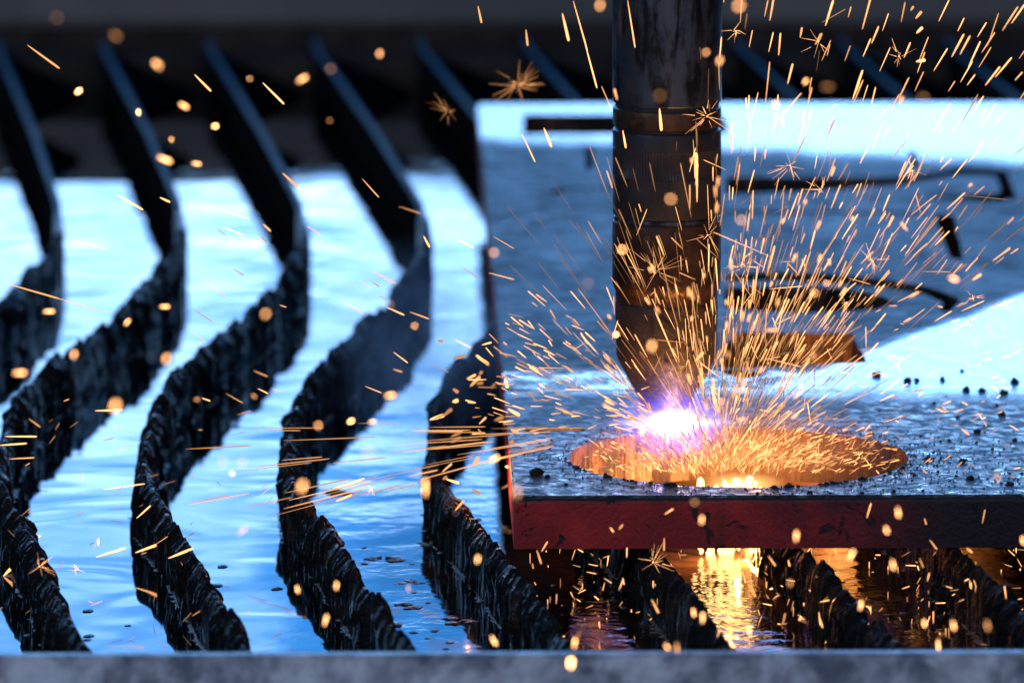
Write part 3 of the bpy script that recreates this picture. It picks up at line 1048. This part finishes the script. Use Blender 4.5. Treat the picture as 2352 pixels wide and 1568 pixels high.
# out-of-focus and singular sparks, read off the photograph: x, y, angle, length, width, brightness, depth
BLUR_N = 3.35      # nearer than the focus
for (x, y, a, l, w, br, dp) in [
    (357, 145, 0, 10, 12, 'blaze', 3.5), (364, 152, 0, 9, 11, 'blaze', 3.45), (872, 124, 90, 12, 9, 'blaze', 3.6), (573, 181, 0, 6, 6, 'blaze', 3.75),
    (494, 290, 10, 9, 9, 'glare', 3.75), (394, 321, 90, 9, 6, 'blaze', 3.8), (318, 259, 90, 12, 6, 'glare', 3.85), (757, 277, 0, 6, 7, 'bright', 3.7),
    (694, 182, 30, 26, 9, 'blaze', 3.6), (378, 366, -22, 36, 11, 'blaze', 3.65), (451, 376, -8, 22, 7, 'blaze', 3.8), (422, 243, -30, 24, 10, 'blaze', 3.7),
    (180, 210, 38, 16, 8, 'glare', 3.8), (759, 159, 0, 8, 9, 'bright', 3.45), (265, 82, -40, 20, 12, 'warm', 3.35), (130, 41, 0, 9, 10, 'warm', 3.3),
    (1378, 13, 80, 14, 10, 'blaze', 3.5), (1697, 14, 40, 14, 15, 'blaze', 3.35), (1653, 140, 70, 16, 8, 'blaze', 3.6), (1622, 121, 60, 10, 7, 'blaze', 3.65),
    (1850, 188, 55, 14, 8, 'blaze', 3.75), (1540, 457, 0, 10, 12, 'blaze', 3.45), (1703, 506, 0, 8, 10, 'blaze', 3.5), (1429, 573, 0, 8, 9, 'glare', 3.55),
    (1780, 240, 0, 9, 9, 'blaze', 3.6), (610, 721, 60, 10, 12, 'blaze', 3.45), (585, 560, 60, 8, 9, 'blaze', 3.7), (292, 740, 50, 18, 7, 'blaze', 3.8),
    (378, 704, 0, 24, 7, 'blaze', 3.8), (112, 715, 0, 28, 7, 'blaze', 3.8), (45, 856, 4, 30, 10, 'blaze', 3.6), (382, 824, 70, 16, 11, 'blaze', 3.5),
    (170, 814, 80, 16, 9, 'blaze', 3.6), (264, 932, 60, 22, 16, 'blaze', 3.35), (583, 909, -40, 12, 7, 'bright', 3.8), (452, 917, 10, 10, 7, 'bright', 3.8),
    (952, 748, 0, 7, 8, 'blaze', 3.7), (895, 700, 0, 7, 8, 'bright', 3.6), (1134, 580, 0, 8, 10, 'blaze', 3.55), (896, 908, 5, 24, 10, 'blaze', 3.65),
    (731, 977, 80, 9, 10, 'blaze', 3.6), (806, 967, 30, 12, 7, 'glare', 3.75), (855, 968, 10, 16, 7, 'blaze', 3.8), (845, 1038, 0, 14, 16, 'bright', 3.3),
    (694, 1117, 70, 22, 15, 'blaze', 3.4), (513, 1062, 90, 14, 9, 'bright', 3.5), (556, 1062, 60, 16, 9, 'bright', 3.5), (533, 1087, 0, 8, 7, 'blaze', 3.8),
    (977, 1120, 90, 46, 9, 'blaze', 3.6), (1187, 1130, 90, 26, 14, 'bright', 3.4), (1136, 1053, 30, 22, 10, 'blaze', 3.7), (556, 1219, 40, 28, 8, 'bright', 3.7),
    (1311, 1522, 88, 22, 12, 'glare', 3.5), (1097, 1284, 80, 18, 9, 'blaze', 3.7), (1320, 1476, 84, 28, 8, 'blaze', 3.7), (1134, 1470, -60, 26, 8, 'blaze', 3.75),
    (1595, 1153, 0, 9, 10, 'bright', 3.6), (1612, 1194, 84, 20, 8, 'blaze', 3.7), (1829, 1231, 86, 26, 8, 'blaze', 3.7), (2063, 1176, -82, 24, 8, 'blaze', 3.7),
    (2036, 1216, -70, 18, 8, 'blaze', 3.7), (2350, 1240, -75, 20, 8, 'blaze', 3.75), (1815, 1339, 86, 14, 8, 'bright', 3.7), (1555, 1486, -85, 24, 8, 'bright', 3.7),
    (1532, 1484, -50, 16, 7, 'blaze', 3.7), (1721, 1450, 90, 22, 7, 'blaze', 3.8), (1977, 1390, 80, 24, 7, 'blaze', 3.8), (2123, 1430, -80, 18, 8, 'blaze', 3.75),
    (2190, 1435, -80, 24, 8, 'blaze', 3.7), (2155, 1480, -86, 26, 7, 'blaze', 3.8), (2268, 1435, -80, 24, 9, 'bright', 3.6), (1955, 1275, 60, 30, 8, 'blaze', 3.7),
    (2051, 1296, -80, 24, 8, 'blaze', 3.7), (1593, 1405, -80, 22, 7, 'blaze', 3.8), (1614, 1418, 90, 26, 7, 'blaze', 3.75), (773, 1345, 88, 20, 7, 'blaze', 3.75),
    (748, 1424, 75, 28, 7, 'blaze', 3.75), (683, 1352, -75, 18, 7, 'blaze', 3.8), (938, 1350, -84, 16, 6, 'bright', 3.8), (2290, 1095, -80, 20, 7, 'bright', 3.7),
    (1497, 795, 80, 18, 12, 'blaze', 3.5), (1415, 768, 0, 8, 8, 'glare', 3.8), (1475, 990, 80, 18, 8, 'blaze', 3.8), (1871, 673, 0, 9, 9, 'blaze', 3.6),
    (1898, 650, 10, 9, 7, 'blaze', 3.75), (2190, 640, -20, 22, 9, 'blaze', 3.65), (2010, 250, -70, 12, 6, 'warm', 3.4), (1900, 200, 0, 24, 8, 'warm', 3.4),
    (2120, 225, -40, 14, 12, 'warm', 3.35), (1515, 220, 0, 12, 12, 'warm', 3.35), (1350, 650, 0, 8, 8, 'bright', 3.5)]:
    onew = {(694, 1117): 'largest round blurred orange spark, beside the near bend of the fourth slat', (1311, 1522): 'round orange spark blurred before the near tank wall, the only one there',
            (264, 932): 'large soft orange spark disc over the second slat, crossed by a thin streak', (1697, 14): 'large soft orange spark disc at the top border just right of the torch'}.get((x, y))
    w = w * 0.62
    l = max(w * 1.05, l * 0.85)
    spark(x, y, a, l, w, br, dp, G_SKY if y < 500 else (G_WATER if x < 1170 else (G_UNDER if y > 1135 else G_FAN)), own=onew)

# sharp singular streaks
for (x, y, a, l, w) in [(100, 131, -36, 92, 5), (466, 191, -45, 54, 5), (628, 215, -45, 70, 5), (667, 414, -42, 50, 6), (299, 465, -30, 68, 5), (379, 459, -25, 26, 5),
                        (851, 432, -48, 58, 3), (74, 668, -16, 130, 4), (150, 690, -16, 200, 2), (208, 562, -16, 78, 2), (980, 555, -62, 30, 5), (1102, 34, -78, 40, 5),
                        (1210, 87, -84, 38, 5), (1299, 63, -77, 66, 6), (1333, 60, -74, 120, 3), (1357, 150, -75, 110, 4), (1258, 316, -68, 48, 6), (1214, 340, -65, 72, 3),
                        (1450, 55, -81, 112, 3), (1517, 275, -85, 52, 7), (1434, 320, -80, 42, 5), (1448, 402, -80, 62, 4), (1601, 410, 90, 110, 4), (1598, 380, 88, 60, 8),
                        (1655, 110, 85, 50, 3), (1760, 20, 78, 40, 3), (1905, 30, 73, 62, 5), (1880, 90, 60, 30, 6), (1992, 25, 75, 90, 3), (2168, 25, 64, 56, 3),
                        (2200, 105, 62, 60, 4), (2238, 125, 65, 66, 4), (2270, 98, 57, 56, 4), (2340, 30, 55, 60, 4), (1970, 195, 71, 72, 5), (1860, 220, 76, 40, 4),
                        (2220, 165, 60, 56, 3), (2280, 175, 52, 56, 4), (1815, 170, 76, 48, 4), (2055, 235, 60, 44, 3), (2245, 242, 56, 52, 3), (2305, 155, 50, 60, 4),
                        (2110, 35, 50, 22, 7), (2112, 70, 45, 20, 7), (2115, 140, 10, 22, 8), (1840, 75, 80, 24, 5), (2095, 20, 60, 12, 5)]:
    spark(x, y, a, l, w, random.choice(('bright', 'bright', 'warm')), random.uniform(4.15, 4.4), G_SKY if x < 1170 and y < 500 else (G_WATER if x < 1170 else G_FAN), dz=random.uniform(-0.1, 0.1))

# level streaks shooting left
for i in range(46):
    t = random.random()
    x = 1230 - 760 * t ** 1.5 + random.uniform(-40, 40)
    x0, y0 = 1450, 985
    a = random.uniform(-1.5, 15)
    y = y0 + (x0 - x) * math.tan(math.radians(a)) * 0.9 + random.uniform(-12, 12)
    ln = random.uniform(50, 220)
    spark(x, y, a, ln, random.choice((1.6, 2.0, 2.6, 3.2)), random.choice(('dim', 'dim', 'warm')), random.uniform(4.2, 4.4), G_LEFT, dz=random.uniform(-0.2, 0.2))
for (x, y, a, l, w) in [(60, 1238, 14, 70, 6), (255, 1268, 17, 72, 5), (340, 1258, 20, 62, 6), (415, 1270, 22, 62, 6), (25, 1305, 45, 48, 8), (330, 1175, 42, 44, 4), (285, 1117, 8, 96, 3),
                        (48, 1002, 0, 74, 4), (30, 1020, 4, 64, 4), (50, 1052, 3, 60, 2), (250, 942, 2, 64, 5), (226, 1245, 90, 18, 4), (790, 1143, 22, 40, 5), (800, 1110, 18, 78, 4)]:
    spark(x, y, a, l, w, 'bright', random.uniform(4.15, 4.35), G_WATER, dz=0.0)

# over the open water
for i in range(34):
    x, y = random.uniform(450, 1160), random.uniform(480, 960)
    spark(x, y, random.gauss(-28, 9), random.uniform(18, 70), random.choice((1.8, 2.5, 3.2)), random.choice(('warm', 'bright', 'dim')), random.uniform(4.2, 4.5), G_WATER)
for i in range(30):
    x, y = random.uniform(1000, 1190), random.gauss(980, 130)
    spark(x, y, random.gauss(10, 32), random.uniform(10, 36), random.uniform(3, 9), random.choice(('warm', 'dim', 'bright')), random.uniform(4.0, 4.5), G_WATER)

OX, OY = 1650, 1075


def fan_pos(rad_lo, rad_hi, pw_, alo, ahi, gauss=None):
    a = math.radians(random.gauss(*gauss) if gauss else random.uniform(alo, ahi))
    r = rad_lo + (rad_hi - rad_lo) * random.random() ** pw_
    return OX + r * math.cos(a) * 1.0, OY - r * math.sin(a), math.degrees(a)


for i in range(1450):
    u = random.random()
    if u < 0.36:
        x, y, a = fan_pos(80, 520, 1.1, 12, 152, None)
    elif u < 0.66:
        x, y, a = fan_pos(150, 900, 1.25, 44, 112, None)
    else:
        x, y, a = fan_pos(250, 1350, 1.0, 36, 96, None)
    if x < 1180 or x > 2380 or y < -10 or y > 1120:
        continue
    if a > 115 and random.random() < 0.5:
        continue
    if x > 1950 and y > 700 and random.random() < 0.6:
        continue
    r = math.hypot(x - OX, y - OY)
    if y < 620 and random.random() < min(0.80, (620 - y) / 420):
        continue
    ln = random.gammavariate(2.6, 14) * (0.85 + r / 2200) + 8
    w = random.choice((1.2, 1.5, 1.9, 2.4, 3.4))
    br = random.choice(('faint', 'dim', 'dim', 'warm', 'bright', 'bright'))
    dp = random.uniform(4.16, 4.40)
    if random.random() < 0.07:
        w, ln, br, dp = random.uniform(4, 6), random.uniform(10, 30), 'bright', random.uniform(3.8, 4.1)
    jitter = random.gauss(0, 6) if random.random() < 0.88 else random.uniform(-75, 75)
    a2 = a + jitter if a > 100 else a * 0.93 + 6 + jitter
    big = (w > 2.7 and ln > 34) and count < 285 - 22
    spark(x, y, a2, ln, w, br, dp, G_FAN, obj=big)
for i in range(190):
    x, y, a = fan_pos(110, 760, 1.2, 25, 140, None)
    if x < 1180 or y < 60:
        continue
    spark(x, y, a + random.gauss(0, 4), random.uniform(50, 150), random.uniform(1.0, 1.7), random.choice(('faint', 'dim', 'warm')), random.uniform(4.2, 4.38), G_FAN, obj=False)
for i in range(120):
    x, y = random.uniform(1670, 2360), random.uniform(20, 760)
    a = math.degrees(math.atan2(OY - y, x - OX)) + random.gauss(0, 5)
    spark(x, y, a, random.uniform(20, 66), random.uniform(1.8, 3.6), random.choice(('warm', 'bright', 'bright')), random.uniform(4.12, 4.40), G_FAN, obj=False)
# dense glow of sparks just over the hole
for i in range(1300):
    x = random.gauss(1710, 165)
    y = 1085 - abs(random.gauss(0, 55)) - (18 if random.random() < .5 else 0)
    if abs(x - 1696) > 370 * math.sqrt(max(0.02, 1 - ((y - 1050) / 140) ** 2)):
        continue
    a = math.degrees(math.atan2(1180 - y, x - 1660)) + random.gauss(0, 22)
    spark(x, y, a, random.uniform(8, 30), random.uniform(1.4, 3.0), random.choice(('faint', 'dim', 'dim', 'warm', 'bright')), random.uniform(4.28, 4.36), G_FAN, obj=False)
# left of the arc
for i in range(190):
    a = random.uniform(128, 182)
    r = random.uniform(60, 470)
    x = 1540 + r * math.cos(math.radians(a)); y = 985 - r * math.sin(math.radians(a)) * 0.9
    spark(x, y, a + random.gauss(0, 12), random.uniform(10, 46), random.uniform(1.8, 3.4), random.choice(('dim', 'warm', 'bright')), random.uniform(4.2, 4.4), G_FAN, obj=False)
# to the right over the plate
for i in range(90):
    x, y = random.uniform(1980, 2340), random.uniform(700, 1100)
    spark(x, y, random.choice((random.gauss(10, 12), random.gauss(-40, 20), random.gauss(30, 10))), random.uniform(8, 26), random.uniform(2, 3.4), random.choice(('dim', 'warm', 'bright')), random.uniform(4.1, 4.4), G_FAN, obj=False)
# below the plate
for i in range(330):
    x, y = random.uniform(1210, 2350), 1262 + 225 * random.random() ** 1.3
    spark(x, y, random.choice((random.gauss(60, 25), random.gauss(-50, 25), random.gauss(0, 20), 90)), random.uniform(3, 26), random.uniform(1.5, 3.4), random.choice(('dim', 'warm', 'bright')), random.uniform(4.12, 4.25) if y > 1330 else random.uniform(4.22, 4.45), G_UNDER, obj=False)
for i in range(34):
    x, y = random.uniform(1220, 2340), random.uniform(1150, 1470)
    spark(x, y, random.choice((random.gauss(-70, 12), random.gauss(75, 12))), random.uniform(12, 36), random.uniform(2.2, 3.6), random.choice(('warm', 'bright')), random.uniform(4.0, 4.15), G_UNDER, obj=count < 285)
# glints low on the water
for i in range(60):
    x, y = random.uniform(0, 640), random.uniform(900, 1480)
    spark(x, y, random.gauss(20, 25), random.uniform(10, 36), random.uniform(1.5, 3), random.choice(('faint', 'dim', 'warm')), random.uniform(4.1, 4.3), G_WATER, obj=False)

bm = bmesh.new()
mats = list(SPK.values())
for mi_, (nm, lst) in enumerate(bins.items()):
    for (a, c, r) in lst:
        n0 = len(bm.faces)
        capsule(bm, a, c, r, 5)
        bm.faces.ensure_lookup_table()
        for f in bm.faces[n0:]:
            f.material_index = mi_
o = from_bm('spark_shower', bm, mats)
tag(o, 'dense shower of fine orange sparks around the torch and under the plate', 'spark shower', kind='stuff')

# forked bursts
BURST = [(1190, 195, 62, 34, 4.75, 'warm', 'largest blurred star burst of sparks before the far wall, left of the torch', 0),
         (1028, 255, 46, 20, 4.7, 'dim', 'blurred forked spark burst by the far left corner of the plate', 0),
         (1507, 622, 62, 24, 4.2, 'warm', 'star burst of sparks on the copper cap of the torch', 0),
         (1624, 268, 66, 16, 4.25, 'bright', 'spiky spark burst on the right side of the brass torch ring', 0),
         (1690, 72, 36, 10, 4.3, 'warm', 'small spark burst near the top just right of the torch', 0),
         (1880, 95, 40, 7, 4.3, 'warm', 'three-pronged spark burst against the dark far wall', 0),
         (2065, 130, 36, 8, 4.3, 'warm', 'thin spark burst against the dark far wall toward the right corner', 0),
         (1815, 380, 50, 11, 4.3, 'warm', 'spiky spark burst over the pale back strip of the plate', 0),
         (2095, 392, 34, 12, 4.3, 'warm', 'spark burst over the end of the long curved slot', 0),
         (1885, 435, 36, 10, 4.3, 'warm', 'spark burst over the middle of the long curved slot', 0),
         (1625, 540, 44, 10, 4.25, 'warm', 'spark burst at the right side of the torch, level with the copper cap', 0),
         (1712, 612, 44, 16, 4.3, 'warm', 'spark burst just right of the torch over the ring-shaped slot', 0),
         (2005, 600, 40, 14, 4.3, 'warm', 'spark burst over the plate left of the slanted slot', 0),
         (2235, 685, 30, 12, 4.3, 'bright', 'small star burst at the border of the bright wet patch', 0),
         (1945, 695, 26, 10, 4.3, 'warm', 'small spark burst over the right end of the ring-shaped slot', 0),
         (855, 1120, 40, 6, 4.3, 'warm', 'arrow-like spark burst above the water beside the fourth slat', 0),
         (1500, 1290, 44, 12, 4.15, 'warm', 'spark burst just under the plate near the crusted slat', 0),
         (175, 1308, 24, 9, 4.2, 'bright', 'tiny spark burst over the pale water in the left corner', 0),
         (90, 1300, 34, 9, 4.12, 'bright', 'spark burst on the crusted top of the second slat', 0)]
def ray_cone(bm, a, c, r):
    q = (c - a).normalized().to_track_quat('Z', 'Y').to_matrix()
    lo = [bm.verts.new(a + q @ Vector((math.cos(math.tau * i / 5) * r, math.sin(math.tau * i / 5) * r, 0))) for i in range(5)]
    hi = [bm.verts.new(c + q @ Vector((math.cos(math.tau * i / 5) * r * 0.25, math.sin(math.tau * i / 5) * r * 0.25, 0))) for i in range(5)]
    for i in range(5):
        bm.faces.new((lo[i], lo[(i + 1) % 5], hi[(i + 1) % 5], hi[i]))
    bm.faces.new(lo[::-1]); bm.faces.new(hi)


for (x, y, R, n_, dp, br, lab, _) in BURST:
    dp = min(dp, 4.55)
    p = at(x, y, dp)
    s = dp / FPX
    bm = bmesh.new()
    a0 = random.uniform(0, math.tau)
    for i in range(int(n_ * 1.4)):
        a = random.uniform(0, math.tau) if i % 3 else a0 + random.gauss(0, 0.5)
        r = R * (0.25 + 1.1 * random.random() ** 1.8)
        d = (rgt * math.cos(a) + upv * math.sin(a) + fwd * random.uniform(-0.9, 0.9)).normalized()
        r0 = random.uniform(0.02, 0.5) * r
        off = (rgt * random.gauss(0, 2) + upv * random.gauss(0, 2)) * s
        ray_cone(bm, off + d * r0 * s, off + d * r * s, random.uniform(0.25, 0.75) * s)
    if n_ < 20:
        lump(bm, (0, 0, 0), 2.2 * s, 1.0, x, 1, 0.3)
    o = from_bm('spark_burst', bm, [SPK['bright' if n_ < 20 else br]], None, p)
    tag(o, lab, 'spark burst', 'forked spark bursts')

# ------------------------------------------------------------------ a label for each spark and fleck
ORD = ['first', 'second', 'third', 'fourth', 'fifth', 'sixth', 'seventh', 'eighth', 'ninth', 'tenth', 'eleventh', 'twelfth',
       'thirteenth', 'fourteenth', 'fifteenth', 'sixteenth', 'seventeenth', 'eighteenth', 'nineteenth', 'twentieth']


def slat_x(k, y):
    ys_ = [q[1] for q in PATH]
    for (xa, ya), (xb, yb) in zip(PATH, PATH[1:]):
        if ya <= y <= yb:
            x1 = xa + (xb - xa) * (y - ya) / (yb - ya)
            return x1 + (k - 1) * 374 * (y + 2465) / (1490 + 2465)
    return -999


def place(x, y):
    if x > 1170:
        if y > 1255:
            return 'under the plate' + (' left of' if x < 1560 else ' beside' if x < 1720 else ' right of') + ' the molten reflection'
        if y > 1137:
            return 'before the red plate edge'
        if 1405 <= x <= 1655 and y < 900:
            return 'before the torch ' + ('barrel' if y < 245 else 'sleeve' if y < 490 else 'copper cap' if y < 690 else 'tip')
        if y < 238:
            return 'before the dark far wall ' + ('left of' if x < 1405 else 'right of') + ' the torch'
        if x < 1405:
            return 'over the plate left of the torch'
        if y > 960:
            return 'over the round hole' if x < 2080 else 'over the plate right of the hole'
        return 'over the plate right of the torch' + (', upper part' if y < 480 else ', middle part' if y < 720 else ', lower part')
    if y < 108:
        return 'before the grey beam of the far wall'
    zone = 'far end' if y < 430 else 'upper bend' if y < 800 else 'lower bend' if y < 1180 else 'near end'
    for k in range(-1, 5):
        a, c = slat_x(k, y), slat_x(k + 1, y)
        if a - 45 <= x <= a + 30:
            return 'on the %s slat, %s' % (ORD[k + 1], zone)
        if a < x < c:
            return 'between slats %s and %s, %s' % (('one', 'two', 'three', 'four', 'five', 'six', 'seven')[k + 1], ('one', 'two', 'three', 'four', 'five', 'six', 'seven')[k + 2], zone)
    return 'at the left border, ' + zone


def look(a, l, w, dp):
    a = a % 180
    if dp < 4.0 or dp > 4.65:
        if l < 1.5 * w:
            return 'round blurred spark'
        return 'blurred %s dash' % ('level' if a < 20 or a > 160 else 'upright' if 70 < a < 110 else 'tilted')
    size = 'long' if l > 60 else 'short' if l < 28 else 'medium'
    return '%s sharp %s streak' % (size, 'level' if a < 15 or a > 165 else 'upright' if 75 < a < 105 else 'rising' if a < 90 else 'falling')


def spread(items):
    """items: (object, label, x)"""
    d = {}
    for o, lab, x in items:
        d.setdefault(lab, []).append((x, o))
    for lab, lst in d.items():
        lst.sort(key=lambda t: t[0])
        for i, (x, o) in enumerate(lst):
            if len(lst) == 1:
                o['label'] = 'orange ' + lab
            elif i == 0:
                o['label'] = 'leftmost ' + lab
            elif i == len(lst) - 1:
                o['label'] = 'rightmost ' + lab
            elif i < 20:
                o['label'] = ORD[i] + ' ' + lab + ', from left'
            else:
                o['label'] = lab


spread([(o, look(a, l, w, dp) + ' ' + place(x, y), x) for (o, x, y, a, l, w, dp) in META])
spread([(o, 'slag fleck floating ' + place(x, y), x) for (o, x, y) in FLECKS])
for o, x, y in FLECKS:
    o['label'] = o['label'].replace('orange ', 'black ')
print('sparks as objects', count, 'in the shower', sum(len(v) for v in bins.values()))
